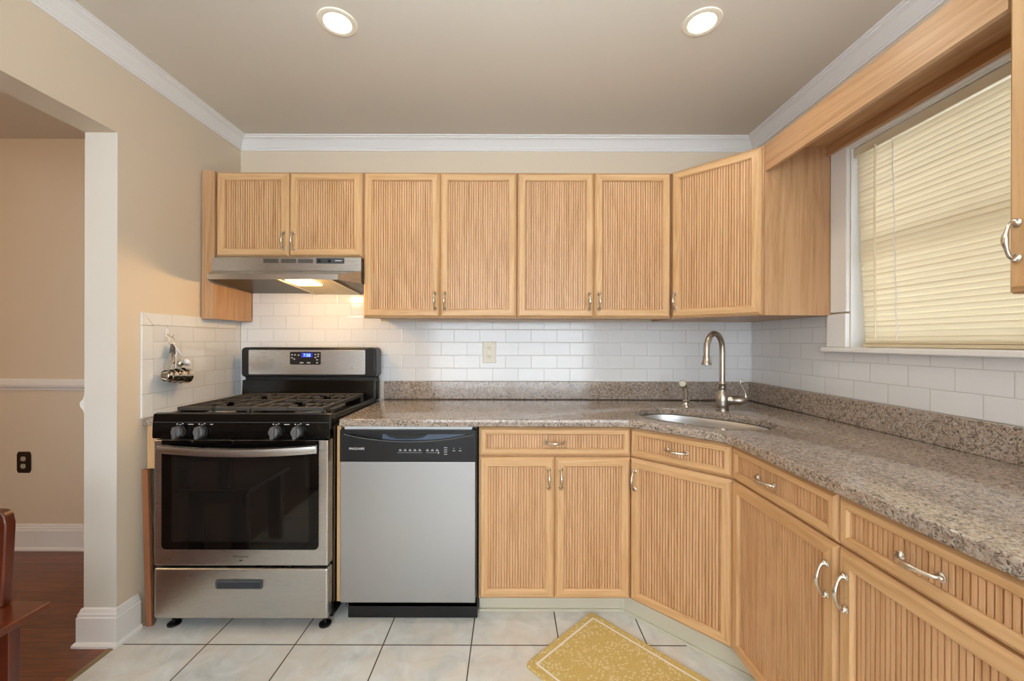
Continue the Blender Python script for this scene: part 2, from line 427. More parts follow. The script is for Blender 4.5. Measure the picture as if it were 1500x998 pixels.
# baseboards (profile: out, height)
BP = [(0, 0), (.026, 0), (.026, .010), (.020, .018), (.016, .020), (.016, .118), (.013, .122), (.013, .132), (.010, .136), (.006, .150), (0, .153)]
def baseboard(name, p0, p1, nrm, m0=0, m1=0, lab='white baseboard'):
    """m0/m1: mitre direction sign at each end (extends along the run by out*m)"""
    bm = B(); p0, p1, nrm = Vector(p0), Vector(p1), Vector(nrm); d = (p1-p0).normalized()
    A = [bm.verts.new((*(p0 + nrm*o - d*o*m0), h)) for o, h in BP]; Bv = [bm.verts.new((*(p1 + nrm*o + d*o*m1), h)) for o, h in BP]
    n = len(A); bm.faces.new(A[::-1]); bm.faces.new(Bv)
    for i in range(n): bm.faces.new((A[i], A[(i+1) % n], Bv[(i+1) % n], Bv[i]))
    struct(name, bm, M_white, lab)
baseboard('baseboard_left', (XL+.001, -.667), (XL+.001, OY0-.003), (1, 0), 0, 1)
baseboard('baseboard_jamb', (XL+.001, OY0-.003), (XL-WT-.001, OY0-.003), (0, -1), 1, 1)
baseboard('baseboard_pier', (XL-WT, OY0), (XL-WT, 0), (-1, 0), 1, 0)
baseboard('baseboard_dining', (XL-WT, 0), (-5.0, 0), (0, -1), 0, 0)
# chair rail in the dining room
RP = [(0, 0), (.010, 0), (.012, .010), (.022, .020), (.026, .034), (.022, .046), (.012, .052), (.010, .066), (0, .068)]
def chair_rail(name, p0, p1, nrm):
    bm = B(); p0, p1, nrm = Vector(p0), Vector(p1), Vector(nrm)
    A = [bm.verts.new((*(p0 + nrm*o), .960+h)) for o, h in RP]; Bv = [bm.verts.new((*(p1 + nrm*o), .960+h)) for o, h in RP]
    n = len(A); bm.faces.new(A[::-1]); bm.faces.new(Bv)
    for i in range(n): bm.faces.new((A[i], A[(i+1) % n], Bv[(i+1) % n], Bv[i]))
    struct(name, bm, M_white, 'white chair rail moulding')
chair_rail('trim_4', (XL-WT, 0), (-5.0, 0), (0, -1)); chair_rail('trim_5', (XL-WT, OY0+.002), (XL-WT, -.028), (-1, 0))
struct('trim_threshold', prism(B(), [(XL-.012, 0), (XL-.006, .004), (XL+.010, .004), (XL+.016, 0)], OY1, OY0-.03, 'y'), mat('worn brass strip', (.30, .22, .12), .5, .5), 'narrow threshold strip between tile and hardwood')

# ------------------------------------------------------------------ window (right wall)
b = B()
box(b, XR-.018, XR-.0005, -.700, -.613, 1.39, WZ1+.07)      # far casing, upper
box(b, XR-.022, XR-.0005, -.700, -.598, 1.2375, 1.383)      # far casing, lower
box(b, XR-.018, XR-.0005, WY1-.087, WY1, 1.2375, WZ1+.07)   # near casing
box(b, XR-.018, XR-.0005, WY1, -.700, WZ1, WZ1+.07)         # head casing
fr_ = struct('window_1', b, M_white, 'white window casing', bevel=.003)
b = B(); fx0, fx1 = XR+.075, XR+.115
box(b, fx0, fx1, WY0-.045, WY0, WZ0, WZ1); box(b, fx0, fx1, WY1, WY1+.045, WZ0, WZ1)
box(b, fx0, fx1, WY1, WY0, WZ0, WZ0+.05); box(b, fx0, fx1, WY1, WY0, WZ1-.05, WZ1); box(b, fx0, fx1, WY1, WY0, 1.63, 1.67)
b2 = B()
box(b2, XR-.0004, fx0, WY0-.004, WY0-.0002, WZ0+.0225, WZ1); box(b2, XR-.0004, fx0, WY1+.0002, WY1+.004, WZ0+.0225, WZ1); box(b2, XR-.0004, fx0, WY1+.004, WY0-.004, WZ1-.004, WZ1-.0002)
o = finish(b2, 'jamb_liner', M_white); o.parent = fr_
o = finish(b, 'sash', M_white, bevel=.003); o.parent = fr_
o = finish(bx(fx0+.018, fx0+.022, WY1+.045, WY0-.045, WZ0+.05, WZ1-.05), 'pane', M_pane); o.parent = fr_
b = B(); box(b, XR-.045, XR+.075, -1.49, -.588, WZ0, WZ0+.022)
o = finish(b, 'window_sill', M_white, bevel=.006, seg=3); o.parent = fr_; o['label'] = 'white window sill'
# frame of the unseen window added around the rear fill light
b = B()
for x in (-1.35, -.025, 1.30): box(b, x, x+.05, YR-.07, YR-.02, .35, 2.35)
box(b, -1.35, 1.35, YR-.07, YR-.02, .35, .40); box(b, -1.35, 1.35, YR-.07, YR-.02, 2.30, 2.35)
fr2 = struct('added_rear_window', b, M_white, 'added white framed window behind the camera, housing the fill light')
o = finish(bx(-1.3, 1.3, YR-.05, YR-.045, .4, 2.3), 'pane', M_pane); o.parent = fr2

# venetian blind
bl = Thing('window_blind', 'cream horizontal slat blind hanging closed over the window above the counter', 'blind', (XR+.022, -1.05, 1.24))
XB = XR + .022
b = B(); SP = .0211; nsl = 38; ztop = 2.040
for k in range(nsl):
    zc = ztop - .010 - k*SP; fr_k = k/(nsl-1)
    y0 = -.712 - .040*fr_k**1.3; y1 = -1.392
    tilt = math.radians(74 - 2*math.sin(k*.7) - (7 if k in (1, 9, 15) else 0)); dz0 = .0015*math.sin(k*1.9)
    prof = []
    for j in range(6):
        s = (j/5-.5)*.025; cv = .0022*(1-(2*s/.025)**2)
        prof.append((XB - s*math.cos(tilt) - cv*math.sin(tilt), zc + s*math.sin(tilt) - cv*math.cos(tilt)))
    # upper edge leans to the room, lower edge to the glass
    for sgn, (ya, yb) in ((1, (y0, y1)),):
        A = [b.verts.new((x, ya, z+dz0)) for x, z in prof]; D = [b.verts.new((x, yb, z)) for x, z in prof]
        for j in range(5): b.faces.new((A[j], A[j+1], D[j+1], D[j]))
part('slats', b, M_slat, bl, world=True, smooth=True, angle=60)
part('headrail', bx(XB-.014, XB+.016, -1.395, -.705, 2.046, 2.084), M_rail, bl, world=True, bevel=.002)
b = B(); box(b, XB-.013, XB+.013, -1.392, -.752, 1.2395, 1.252); box(b, XB-.012, XB+.012, -1.392, -.750, 1.2535, 1.2585)
part('bottom_rail', b, M_rail, bl, world=True, bevel=.002)
part('tilt_wand', tube(B(), [(XB-.026, -.820, 2.05), (XB-.030, -.822, 1.65), (XB-.028, -.826, 1.275)], .0032, 8), mat('clear cream wand', (.80, .70, .50), .2), bl, world=True, smooth=True)
pts = [(XB-.017, -.882 - .012*math.sin(i*.9)*.15 - .022*i/40, 2.045 - i*.02) for i in range(40)]
part('ladder_cord', tube(B(), pts, .0016, 6), M_whitep, bl, world=True, smooth=True)
part('ladder_cord', tube(B(), [(XB-.017, -1.30, 2.045), (XB-.017, -1.30, 1.255)], .0012, 6), M_whitep, bl, world=True, smooth=True)

# ------------------------------------------------------------------ cabinets
def beadboard(x0, x1, z0, z1, y):
    """vertical grooves as real V shaped geometry; y = face of the panel"""
    bm = B(); P = .0123; xs = [(x0, y)]; n = int((x1-x0)/P); off = ((x1-x0) - n*P)/2 + P/2
    for i in range(n):
        c = x0 + off + i*P; dd, ww = (.0062, .0021) if i % 2 == 0 else (.0050, .0015)
        if c-ww <= x0 or c+ww >= x1: continue
        xs += [(c-ww, y), (c-ww*.45, y+dd), (c+ww*.45, y+dd), (c+ww, y)]
    xs.append((x1, y))
    A = [bm.verts.new((x, yy, z0)) for x, yy in xs]; D = [bm.verts.new((x, yy, z1)) for x, yy in xs]
    for i in range(len(xs)-1): bm.faces.new((A[i], A[i+1], D[i+1], D[i]))
    yb = y+.007; q = [bm.verts.new(p) for p in ((x0, yb, z0), (x1, yb, z0), (x1, yb, z1), (x0, yb, z1))]
    bm.faces.new(q[::-1]); bm.faces.new((A[0], D[0], q[3], q[0])); bm.faces.new((A[-1], q[1], q[2], D[-1]))
    return bm
def frame_bm(x0, x1, z0, z1, yb, th=.019, fw=.043):
    prof = [(0, 0), (0, -th*.45), (.003, -th*.62), (.011, -th), (fw-.005, -th), (fw-.003, -th+.002), (fw, -th+.006), (fw, -th+.013)]
    bm = B(); rings = []
    for d, h in prof:
        rings.append([bm.verts.new(p) for p in ((x0+d, yb+h, z0+d), (x1-d, yb+h, z0+d), (x1-d, yb+h, z1-d), (x0+d, yb+h, z1-d))])
    for r0, r1 in zip(rings, rings[1:]):
        for k in range(4):
            f = bm.faces.new((r0[k], r0[(k+1) % 4], r1[(k+1) % 4], r1[k])); f.material_index = 1 if k % 2 == 0 else 0
    return bm
PULL = None
def pull_bm(vertical=True):
    bm = B(); path = []; rad = []
    H = .040
    for s, o, r in ((-H, 0, .0085), (-H, .002, .0088), (-H, .0045, .0060), (-H, .009, .0040), (-H+.001, .013, .0038), (-H+.005, .0175, .0036), (-H+.012, .021, .0034), (-H+.020, .0235, .0036), (-H+.030, .0265, .0052), (0, .0275, .0058),
                    (H-.030, .0265, .0052), (H-.020, .0235, .0036), (H-.012, .021, .0034), (H-.005, .0175, .0036), (H-.001, .013, .0038), (H, .009, .0040), (H, .0045, .0060), (H, .002, .0088), (H, 0, .0085)):
        path.append((0, -o, s) if vertical else (s, -o, 0)); rad.append(r*1.15)
    tube(bm, path, rad, 12)
    # little ball feet beyond the posts
    for e in (-1, 1):
        c = (0, -.006, e*(H+.004)) if vertical else (e*(H+.004), -.006, 0)
        lathe(bm, [(0, -.006), (.0045, -.004), (.006, 0), (.0045, .004), (0, .006)], c, (0, 1, 0), 10)
    return bm
def pull(th, parent, x, y, z, vertical):
    bm = pull_bm(vertical); moved(bm, (x, y, z)); return part('handle', bm, M_nickel, th, parent, smooth=True, angle=50)
def front(th, name, x0, x1, z0, z1, yb, handle=None, vertical=True, fw=.043):
    g = .0015
    o = part(name, frame_bm(x0+g, x1-g, z0+g, z1-g, yb, fw=fw), [OV, OH], th, smooth=True, angle=20)
    part('panel', beadboard(x0+g+fw-.003, x1-g-fw+.003, z0+g+fw-.003, z1-g-fw+.003, yb-.0085), OPANEL, th, o)
    if handle: pull(th, o, handle[0], yb-.0192, handle[1], vertical)
    return o

UZ0, UZ1, UD = 1.380, 2.150, .300
grp_u = None
# filler box beside the wall and hood
th = Thing('filler_cabinet', 'narrow oak filler panel between left wall and the cabinet over the hood', 'filler panel', (-1.59, -.15, 1.374))
b = B(); prism(b, [(-1.6195, -.003), (-1.6195, -.318), (-1.5535, -.318), (-1.5535, -.003)], 1.374, 2.150)
part('front_stile', bx(-1.6195, -1.5535, -.318, -.300, 1.374, 2.150), OCV, th, world=True, bevel=.001)
part('side_panel', bx(-1.568, -1.5535, -.2995, -.010, 1.374, 2.150), OCV, th, world=True, bevel=.001)

th = Thing('wall_cabinet', 'short two-door oak wall cabinet mounted over the range hood', 'cabinet', (-1.552, 0, 1.695))
th.box = part('carcass', bx(.002, .774, -UD, -.002, 0, .455), OCV, th, bevel=.001)
front(th, 'door', .004, .388, .004, .451, -UD-.0005, (.388-.024, .088))
front(th, 'door', .388, .772, .004, .451, -UD-.0005, (.388+.026, .088))
for X0, X1, lab in ((-.776, .032, 'tall two-door oak wall cabinet immediately right of the range hood'), (.032, .843, 'tall two-door oak wall cabinet between the hood-side cabinet and angled corner cabinet')):
    th = Thing('wall_cabinet', lab, 'cabinet', (X0, 0, UZ0)); wdt = X1-X0; h = UZ1-UZ0
    b = B(); box(b, .001, wdt-.001, -UD, -.009, .012, h); box(b, .001, wdt-.001, -UD, -UD+.018, 0, .012)
    part('carcass', b, OCV, th, bevel=.001)
    front(th, 'door', .002, wdt/2, .004, h-.004, -UD-.0005, (wdt/2-.026, .090))
    front(th, 'door', wdt/2, wdt-.002, .004, h-.004, -UD-.0005, (wdt/2+.026, .090))
# diagonal corner wall cabinet
th = Thing('corner_wall_cabinet', 'tall angled oak corner wall cabinet above the sink', 'cabinet', (.847, -.300, UZ0), -PI/4)
b = B(); prism(b, [(.8465, -.009), (.8465, -.300), (1.147, -.6005), (1.147, -.610), (1.448, -.610), (1.448, -.009)], UZ0, UZ1)
part('carcass', b, OCV, th, world=True, bevel=.001)
front(th, 'door', .006, .420, .004, UZ1-UZ0-.004, -.0005, (.030, .090))
# right wall cabinet near the camera (front faces -X)
th = Thing('wall_cabinet', 'oak wall cabinet at right edge of the photo, beyond the window', 'cabinet', (1.456, -1.499, 1.370), -PI/2)
part('carcass', bx(0, .46, -.299, -.001, 0, .780), OCV, th, bevel=.001)
front(th, 'door', .002, .458, .002, .776, -.2995, (.024, .118))
# valance box over the window
th = Thing('window_valance', 'oak box valance bridging the cabinets above the window', 'valance', (1.30, -1.05, 2.03))
part('face_board', bx(1.147, 1.165, -1.4975, -.6115, 2.030, 2.150), OCY, th, world=True, bevel=.001)
part('top_board', bx(1.1655, 1.454, -1.4975, -.6115, 2.138, 2.150), OCY, th, world=True)
part('back_board', bx(1.420, 1.438, -1.4975, -.6115, 2.098, 2.1375), OCY, th, world=True)

BZ0, BZ1, BD = .100, .879, .610
def base_front(th, x0, x1, yb, hx, xdraw=True, dz=.745):
    pass
# straight base cabinet : one drawer over two doors
th = Thing('base_cabinet', 'straight oak base cabinet with one drawer over two doors, beside dishwasher', 'cabinet', (-.143, 0, 0))
W = .685
part('carcass', bx(.001, W-.001, -BD, -.002, BZ0, BZ1), OCV, th, bevel=.001)
front(th, 'drawer', .002, W-.002, .746, .875, -BD-.0005, (W/2, .808), False, fw=.032)
front(th, 'door', .002, W/2, .106, .742, -BD-.0005, (W/2-.027, .646))
front(th, 'door', W/2, W-.002, .106, .742, -BD-.0005, (W/2+.027, .646))
# corner base cabinet
th = Thing('corner_base_cabinet', 'angled oak base cabinet under the sink', 'cabinet', (.543, -BD, 0), -PI/4)
DW_ = .304*math.sqrt(2)
b = B()
P0 = [(.5435, -.003), (.5435, -.610), (.8465, -.9135), (1.450, -.9135), (1.450, -.003)]
ib = [(.5615, -.021), (.5615, -.6025), (.854, -.8955), (1.432, -.8955), (1.432, -.021)]
for i in range(5):
    a, c_ = P0[i], P0[(i+1) % 5]; a2, c2 = ib[i], ib[(i+1) % 5]
    prism(b, [a, c_, c2, a2], BZ0, BZ1)
part('carcass', b, OCV, th, world=True)
front(th, 'drawer', .004, DW_-.004, .746, .875, -.0005, (DW_/2, .808), False, fw=.032)
front(th, 'door', .004, DW_-.004, .106, .742, -.0005, (.030, .646))
# right run base cabinet : two drawers over two doors, front faces -X
th = Thing('base_cabinet', 'wide oak base cabinet in right foreground with two drawers over two doors', 'cabinet', (XR-.002, -.914, 0), -PI/2)
W = .984; YF = -(XR-.002-.847)
part('carcass', bx(.0015, W, YF, -.001, BZ0, BZ1), OCV, th, bevel=.001)
for x0, x1, hx in ((.002, W/2, W/2-.030), (W/2, W-.002, W/2+.030)):
    front(th, 'drawer', x0, x1, .746, .875, YF-.0005, ((x0+x1)/2 - .035, .808), False, fw=.032)
    front(th, 'door', x0, x1, .106, .742, YF-.0005, (hx, .640))
# toe kick, one continuous run of vinyl under the cabinets
def offset_strip(bm, pts, t, z0, z1):
    out = []
    for i, p in enumerate(pts):
        p = Vector(p); d0 = (p - Vector(pts[i-1])).normalized() if i else None; d1 = (Vector(pts[i+1]) - p).normalized() if i < len(pts)-1 else None
        d0 = d0 or d1; d1 = d1 or d0
        n = (Vector((d0.y, -d0.x)) + Vector((d1.y, -d1.x))).normalized(); k = 1/max(.3, n.dot(Vector((d0.y, -d0.x))))
        out.append(p + n*t*k)
    for i in range(len(pts)-1):
        prism(bm, [pts[i], pts[i+1], tuple(out[i+1]), tuple(out[i])], z0, z1)
TK = [(-.143, -.540), (.514, -.540), (.536, -.548), (.905, -.917), (.917, -.945), (.917, -1.896)]
b = B(); offset_strip(b, TK, .004, .003, .0995); offset_strip(b, TK, .012, .0005, .012)
struct('baseboard_kick', b, M_cream, 'cream vinyl toe kick under the base cabinets')

# oak end panel between range and dishwasher
solo('oak_end_panel', bx(-.7745, -.7565, -.628, -.05, .095, .879), OV, 'thin upright oak panel between the range and dishwasher', 'panel', bevel=.001, origin=(-.766, -.33, .095))
solo('oak_filler', bx(-1.612, -1.545, -.640, -.620, .690, .879), OV, 'small oak filler strip under the counter end left of the range', 'filler strip', bevel=.001, origin=(-1.58, -.63, .69))
b = bx(-.013, .013, -.007, .007, 0, .69); b.transform(Matrix.Rotation(math.radians(-1.6), 4, 'Y'))
o = solo('leaning_board', b, M_redboard, 'reddish brown wooden board standing upright against wall left of the range', 'board', bevel=.001); o.location = (-1.589, -.650, .0005)
o.rotation_euler = (0, 0, 0)

# ------------------------------------------------------------------ countertop (curve outline with a sink hole)
def sup(cx, cy, a, b_, rot, n=56, e=2.6):
    pts = []
    for i in range(n):
        t_ = 2*PI*i/n; c_, s_ = math.cos(t_), math.sin(t_)
        x = a*math.copysign(abs(c_)**(2/e), c_); y = b_*math.copysign(abs(s_)**(2/e), s_)
        pts.append((cx + x*math.cos(rot) - y*math.sin(rot), cy + x*math.sin(rot) + y*math.cos(rot)))
    return pts
SKC, SKR = (.868, -.588), -PI/4
def bez(p0, p1, p2, n=5): return [tuple((1-t_)**2*Vector(p0) + 2*t_*(1-t_)*Vector(p1) + t_*t_*Vector(p2)) for t_ in [i/n for i in range(n+1)]]
outer = [(-.756, -.003), (-.756, -.648)] + bez((.485, -.648), (.524, -.648), (.552, -.676)) + bez((.781, -.905), (.809, -.933), (.809, -.972)) + [(.809, -1.900), (1.448, -1.900), (1.448, -.003)]
cu = bpy.data.curves.new('c', 'CURVE'); cu.dimensions = '2D'; cu.fill_mode = 'BOTH'; cu.extrude = .0120; cu.bevel_depth = .0048; cu.bevel_resolution = 3; cu.offset = -.0048
for pts in (outer, sup(*SKC, .292, .185, SKR)):
    sp_ = cu.splines.new('POLY'); sp_.points.add(len(pts)-1)
    for i, p in enumerate(pts): sp_.points[i].co = (p[0], p[1], 0, 1)
    sp_.use_cyclic_u = True
co = bpy.data.objects.new('c', cu); C.objects.link(co); bpy.context.view_layer.update()
me = bpy.data.meshes.new_from_object(co.evaluated_get(bpy.context.evaluated_depsgraph_get()))
bpy.data.objects.remove(co)
b = B(); b.from_mesh(me); moved(b, (0, 0, .8972))
bmesh.ops.remove_doubles(b, verts=b.verts, dist=1e-5)
th = Thing('countertop', 'speckled pink-beige granite countertop wrapping the corner around the sink', 'countertop', (0, 0, .880))
part('worktop', b, M_gran, th, world=True, smooth=True, angle=30)
b = B(); box(b, -.756, 1.425, -.022, -.003, .9145, 1.020)
part('back_curb', b, M_gran, th, world=True, bevel=.002)
part('side_curb', bx(1.4255, 1.448, -1.900, -.003, .9145, 1.020), M_gran, th, world=True, bevel=.002)
solo('counter_strip', prism(B(), [(-1.621, -.003), (-1.621, -.650), (-1.5425, -.650), (-1.5425, -.003)], .881, .914), M_gran, 'narrow strip of speckled granite counter between left wall and range', 'countertop', bevel=.003, origin=(-1.58, -.33, .881))

# subway tile fields
b = B(); box(b, -.7755, 1.448, -.0085, -.0008, 1.0205, 1.378); box(b, -1.55, -.7755, -.0085, -.0008, .86, 1.3785); box(b, -1.55, -.778, -.0085, -.0008, 1.3785, 1.60); box(b, -1.62, -1.55, -.0085, -.0008, .86, 1.373)
solo('tile_backsplash', b, M_tb, 'white subway tile backsplash on the back wall behind range and sink', 'backsplash')
b = B(); box(b, XL+.0008, XL+.0085, -.600, -.0095, .915, 1.3275)
th = Thing('tile_backsplash', 'white subway tile backsplash with mitred border on left wall beside the range', 'backsplash', (0, 0, 0))
part('tile_field', b, M_tl, th)
b = B(); zz = .915; xa, xb = XL+.0008, XL+.0095
for z1 in (1.021, 1.176, 1.326): box(b, xa, xb, -.656, -.6012, zz, z1-.0012); zz = z1
prism(b, [(-.656, 1.3272), (-.6012, 1.3272), (-.6012, 1.3285), (-.656, 1.382)], xa, xb, 'x')
prism(b, [(-.6545, 1.383), (-.600, 1.3290), (-.502, 1.3290), (-.502, 1.383)], xa, xb, 'x')
y = -.5005
while y < -.02: y2 = min(y+.153, -.0095); box(b, xa, xb, y, y2-.0012, 1.3290, 1.383); y = y2
part('border_tiles', b, M_tedge, th, bevel=.0015)
b = B(); box(b, XR-.0085, XR-.0008, -1.900, -.0095, 1.0205, 1.2145); box(b, XR-.0085, XR-.0008, -.596, -.0095, 1.2145, 1.3785); box(b, XR-.0085, XR-.0008, -1.900, -1.495, 1.2145, 1.3685)
solo('tile_backsplash', b, M_tr, 'white subway tile backsplash on the right wall under the window', 'backsplash')

# ------------------------------------------------------------------ sink, faucet, sprayer
th = Thing('undermount_sink', 'oval stainless steel sink set under the granite corner', 'sink', (SKC[0], SKC[1], .70))
b = B(); rings = []
for a_, b_, z in ((.312, .205, .8795), (.288, .181, .8795), (.284, .177, .86), (.276, .169, .76), (.262, .155, .725), (.225, .12, .708), (.05, .05, .700), (.001, .001, .6995)):
    rings.append([b.verts.new((x, y_, z)) for x, y_ in sup(*SKC, a_, b_, SKR)])
for r0, r1 in zip(rings, rings[1:]):
    for k in range(len(r0)): b.faces.new((r0[k], r0[(k+1) % len(r0)], r1[(k+1) % len(r0)], r1[k]))
o = part('basin', b, M_sink, th, world=True, smooth=True, angle=60); sm = o.modifiers.new('s', 'SOLIDIFY'); sm.thickness = .0012; sm.offset = 0
part('drain', lathe(B(), [(.0, 0), (.020, 0), (.024, .003), (.042, .004), (.044, 0), (.044, -.004)], (SKC[0], SKC[1], .7015), n=28), M_chrome, th, world=True, smooth=True)

FX, FY = 1.063, -.405
th = Thing('kitchen_faucet', 'brushed nickel gooseneck faucet standing behind the sink', 'faucet', (FX, FY, .9145))
part('base', lathe(B(), [(.030, 0), (.030, .010), (.026, .013), (.026, .020), (.029, .024), (.0285, .030), (.030, .050), (.029, .075), (.022, .092), (.018, .100), (.0175, .108), (.019, .110), (.019, .116), (.0165, .118), (.0165, .132), (.018, .134), (.018, .140), (.0155, .143), (.0155, .150)], n=36), M_pewter, th, smooth=True, angle=50)
dv = Vector((-.80, -.60, 0)).normalized(); R_ = .078
path = [Vector((0, 0, .150)), Vector((0, 0, .20)), Vector((0, 0, .25)), Vector((0, 0, .295))]
for i in range(1, 15):
    a_ = PI*i/14*1.03; path.append(dv*(R_ - R_*math.cos(a_)) + Vector((0, 0, .307 + R_*math.sin(a_))))
end = path[-1]; path.append(end + Vector((0, 0, -.022)))
part('neck', tube(B(), path, .0135, 16), M_pewter, th, smooth=True, angle=60)
e = path[-1]
part('spout_head', lathe(B(), [(.0135, .002), (.0165, -.002), (.0165, -.008), (.0155, -.012), (.020, -.032), (.0225, -.036), (.0225, -.042), (.019, -.044), (0, -.040)], e, n=28), M_pewter, th, smooth=True, angle=50)
ad = Vector((.96, -.28, 0)).normalized()
o = part('valve_body', lathe(B(), [(.020, 0), (.022, .022), (.024, .026), (.024, .032), (.022, .036), (.025, .060), (.023, .078), (.014, .095), (0, .100)], Vector((0, 0, .055)) + ad*.012, ad, 28), M_pewter, th, smooth=True, angle=50)
p0 = Vector((0, 0, .055)) + ad*.098
part('lever', tube(B(), [p0, p0 + Vector((.010, 0, .018)), p0 + Vector((.004, 0, .042)), p0 + Vector((-.014, 0, .070)), p0 + Vector((-.020, 0, .092)), p0 + Vector((-.014, 0, .106)), p0 + Vector((-.006, 0, .100)), p0 + Vector((-.009, 0, .090))], [.008, .0075, .005, .0042, .004, .0045, .0045, .0035], 10), M_pewter, th, smooth=True, angle=60)

th = Thing('side_sprayer', 'small brushed nickel side sprayer left of the gooseneck faucet', 'sprayer', (.937, -.278, .9145))
part('mount', lathe(B(), [(.024, 0), (.024, .004), (.018, .008), (.013, .018), (.013, .026), (.016, .029), (.016, .034), (.011, .038)], n=26), M_nickel, th, smooth=True, angle=50)
part('wand', tube(B(), [(0, 0, .034), (-.001, -.002, .060), (-.004, -.004, .090), (-.011, -.008, .112), (-.020, -.013, .122)], [.011, .012, .0125, .014, .014], 14), M_nickel, th, smooth=True, angle=60)
part('spray_head', lathe(B(), [(.010, -.016), (.017, -.012), (.020, 0), (.020, .012), (.017, .016), (.012, .016), (.011, .013), (0, .013)], (-.026, -.020, .122), (-.45, -.80, .25), 22), M_pewter, th, smooth=True, angle=50)

# ------------------------------------------------------------------ gas range
RX0, RX1 = -1.535, -.775
th = Thing('gas_range', 'stainless steel and black freestanding gas range against the back wall', 'range', ((RX0+RX1)/2, -.35, 0))
def rp(name, b, m, parent=None, **k): return part(name, b, m, th, parent, world=True, **k)
rp('body', bx(RX0+.003, RX1-.003, -.655, -.03, .045, .905), M_black, bevel=.003)
# cooktop tray with raised rim
b = B(); box(b, RX0, RX1, -.690, -.135, .9055, .918)
box(b, RX0, RX0+.016, -.690, -.135, .918, .936); box(b, RX1-.016, RX1, -.690, -.135, .918, .936)
box(b, RX0+.016, RX1-.016, -.690, -.655, .918, .942)
rp('cooktop', b, M_black, bevel=.004)
# front control panel
b = B(); prism(b, [(-.656, .838), (-.700, .838), (-.702, .850), (-.700, .905), (-.694, .943), (-.676, .946), (-.656, .944)], RX0-.002, RX1+.002, 'x')
cp = rp('control_panel', b, M_black, bevel=.003)
rp('trim_line', bx(RX0+.004, RX1-.004, -.7025, -.699, .9075, .9095), M_dark, cp)
for i, px in enumerate((263, 295, 403, 435)):
    X = (px+4-748)/340.0; z = .870
    k = rp('knob', lathe(B(), [(.027, 0), (.027, .006), (.024, .009), (.023, .012), (.0, .012)], (X, -.7018, z), (0, -1, 0), 28), M_blackp, smooth=True, angle=40)
    b = B(); prism(b, rrect(-.008, .008, -.026, .024, .006), 0, .024, 'y')
    b.transform(Matrix.Translation((X, -.7378, z)))
    merge(b, lathe(B(), [(.0215, 0), (.020, .014), (.018, .016), (0, .016)], (X, -.7138, z), (0, -1, 0), 28))
    rp('grip', b, M_knob, k, smooth=True, angle=35)
    for q in ((X-.016, X-.010, .899, .903), (X+.008, X+.013, .901, .905), (X+.034, X+.056 - (.01 if i % 2 else 0), .8985, .9015), (X-.004, X+.004, .8985, .9005)):
        rp('marking', bx(q[0], q[1], -.7028, -.7012, q[2], q[3]), M_print, cp)
# burners and caps
for bxx, byy, r in ((-1.365, -.53, .050), (-.945, -.53, .058), (-1.365, -.27, .040), (-.945, -.27, .046)):
    k = rp('burner', lathe(B(), [(r+.012, 0), (r+.010, .006), (r-.004, .009), (r-.006, .016), (0, .016)], (bxx, byy, .9182), n=30), M_burner, smooth=True)
    rp('burner_cap', lathe(B(), [(r-.008, 0), (r-.006, .004), (r-.010, .009), (0, .010)], (bxx, byy, .9345), n=30), M_iron, k, smooth=True)
# two cast iron grates
for gx0, gx1 in ((RX0+.055, -1.158), (-1.152, RX1-.055)):
    b = B(); gy0, gy1, gz0, gz1 = -.640, -.150, .948, .964
    cx = (gx0+gx1)/2
    box(b, gx0, gx1, gy0, gy0+.016, gz0, gz1); box(b, gx0, gx1, gy1-.014, gy1, gz0, gz1)
    box(b, gx0, gx0+.012, gy0+.016, gy1-.014, gz0, gz1); box(b, gx1-.012, gx1, gy0+.016, gy1-.014, gz0, gz1)
    ym = (gy0+gy1)/2; box(b, gx0+.012, gx1-.012, ym-.006, ym+.006, gz0, gz1)
    for yy in (-.53, -.27):
        for dx_ in (-.105, -.07, .07, .105):
            box(b, cx+dx_-.004, cx+dx_+.004, yy-.085, yy+.085, gz0+.002, gz1)
        for s in (-1, 1):
            box(b, *sorted((cx+s*.028, cx+s*.150)), yy-.005, yy+.005, gz0+.002, gz1)
            box(b, cx-.005, cx+.005, *sorted((yy+s*.028, yy+s*.110)), gz0+.002, gz1)
    for xx in (gx0+.001, gx1-.013):
        for yy in (gy0, gy1-.014): box(b, xx, xx+.012, yy, yy+.014, .9185, gz0)
    rp('grate', b, M_iron, bevel=.002)
# backguard
b = B(); prism(b, [(-.135, .9182), (-.128, 1.035), (-.030, 1.035), (-.030, .9182)], RX0+.004, RX1-.004, 'x')
rp('backguard_base', b, M_black, bevel=.002)
b = B(); prism(b, rrect(RX0-.004, RX1+.006, 1.052, 1.222, .022), -.128, -.030, 'y')
bgd = rp('backguard', b, M_blackp, bevel=.008, seg=3)
b = B(); box(b, RX0+.010, RX1-.006, -.110, -.040, 1.0352, 1.0518); rp('backguard_neck', b, M_slot)
b = B(); prism(b, rrect(RX0+.040, RX1-.055, 1.068, 1.208, .008), -.1305, -.126, 'y')
rp('steel_panel', b, M_steel, bgd, bevel=.001)
b = B(); prism(b, rrect(-1.258, -1.082, 1.124, 1.197, .008), -.134, -.1306, 'y')
dsp = rp('display', b, M_blackp, bgd, bevel=.001)
rp('clock_window', bx(-1.192, -1.128, -.1350, -.1341, 1.166, 1.191), M_bluebg, bgd)
b = text_bm('7:58', .024, .0002, 'CENTER'); moved(b, (-1.160, -.1354, 1.170)); rp('clock_digits', b, M_blue, bgd)
b = B()
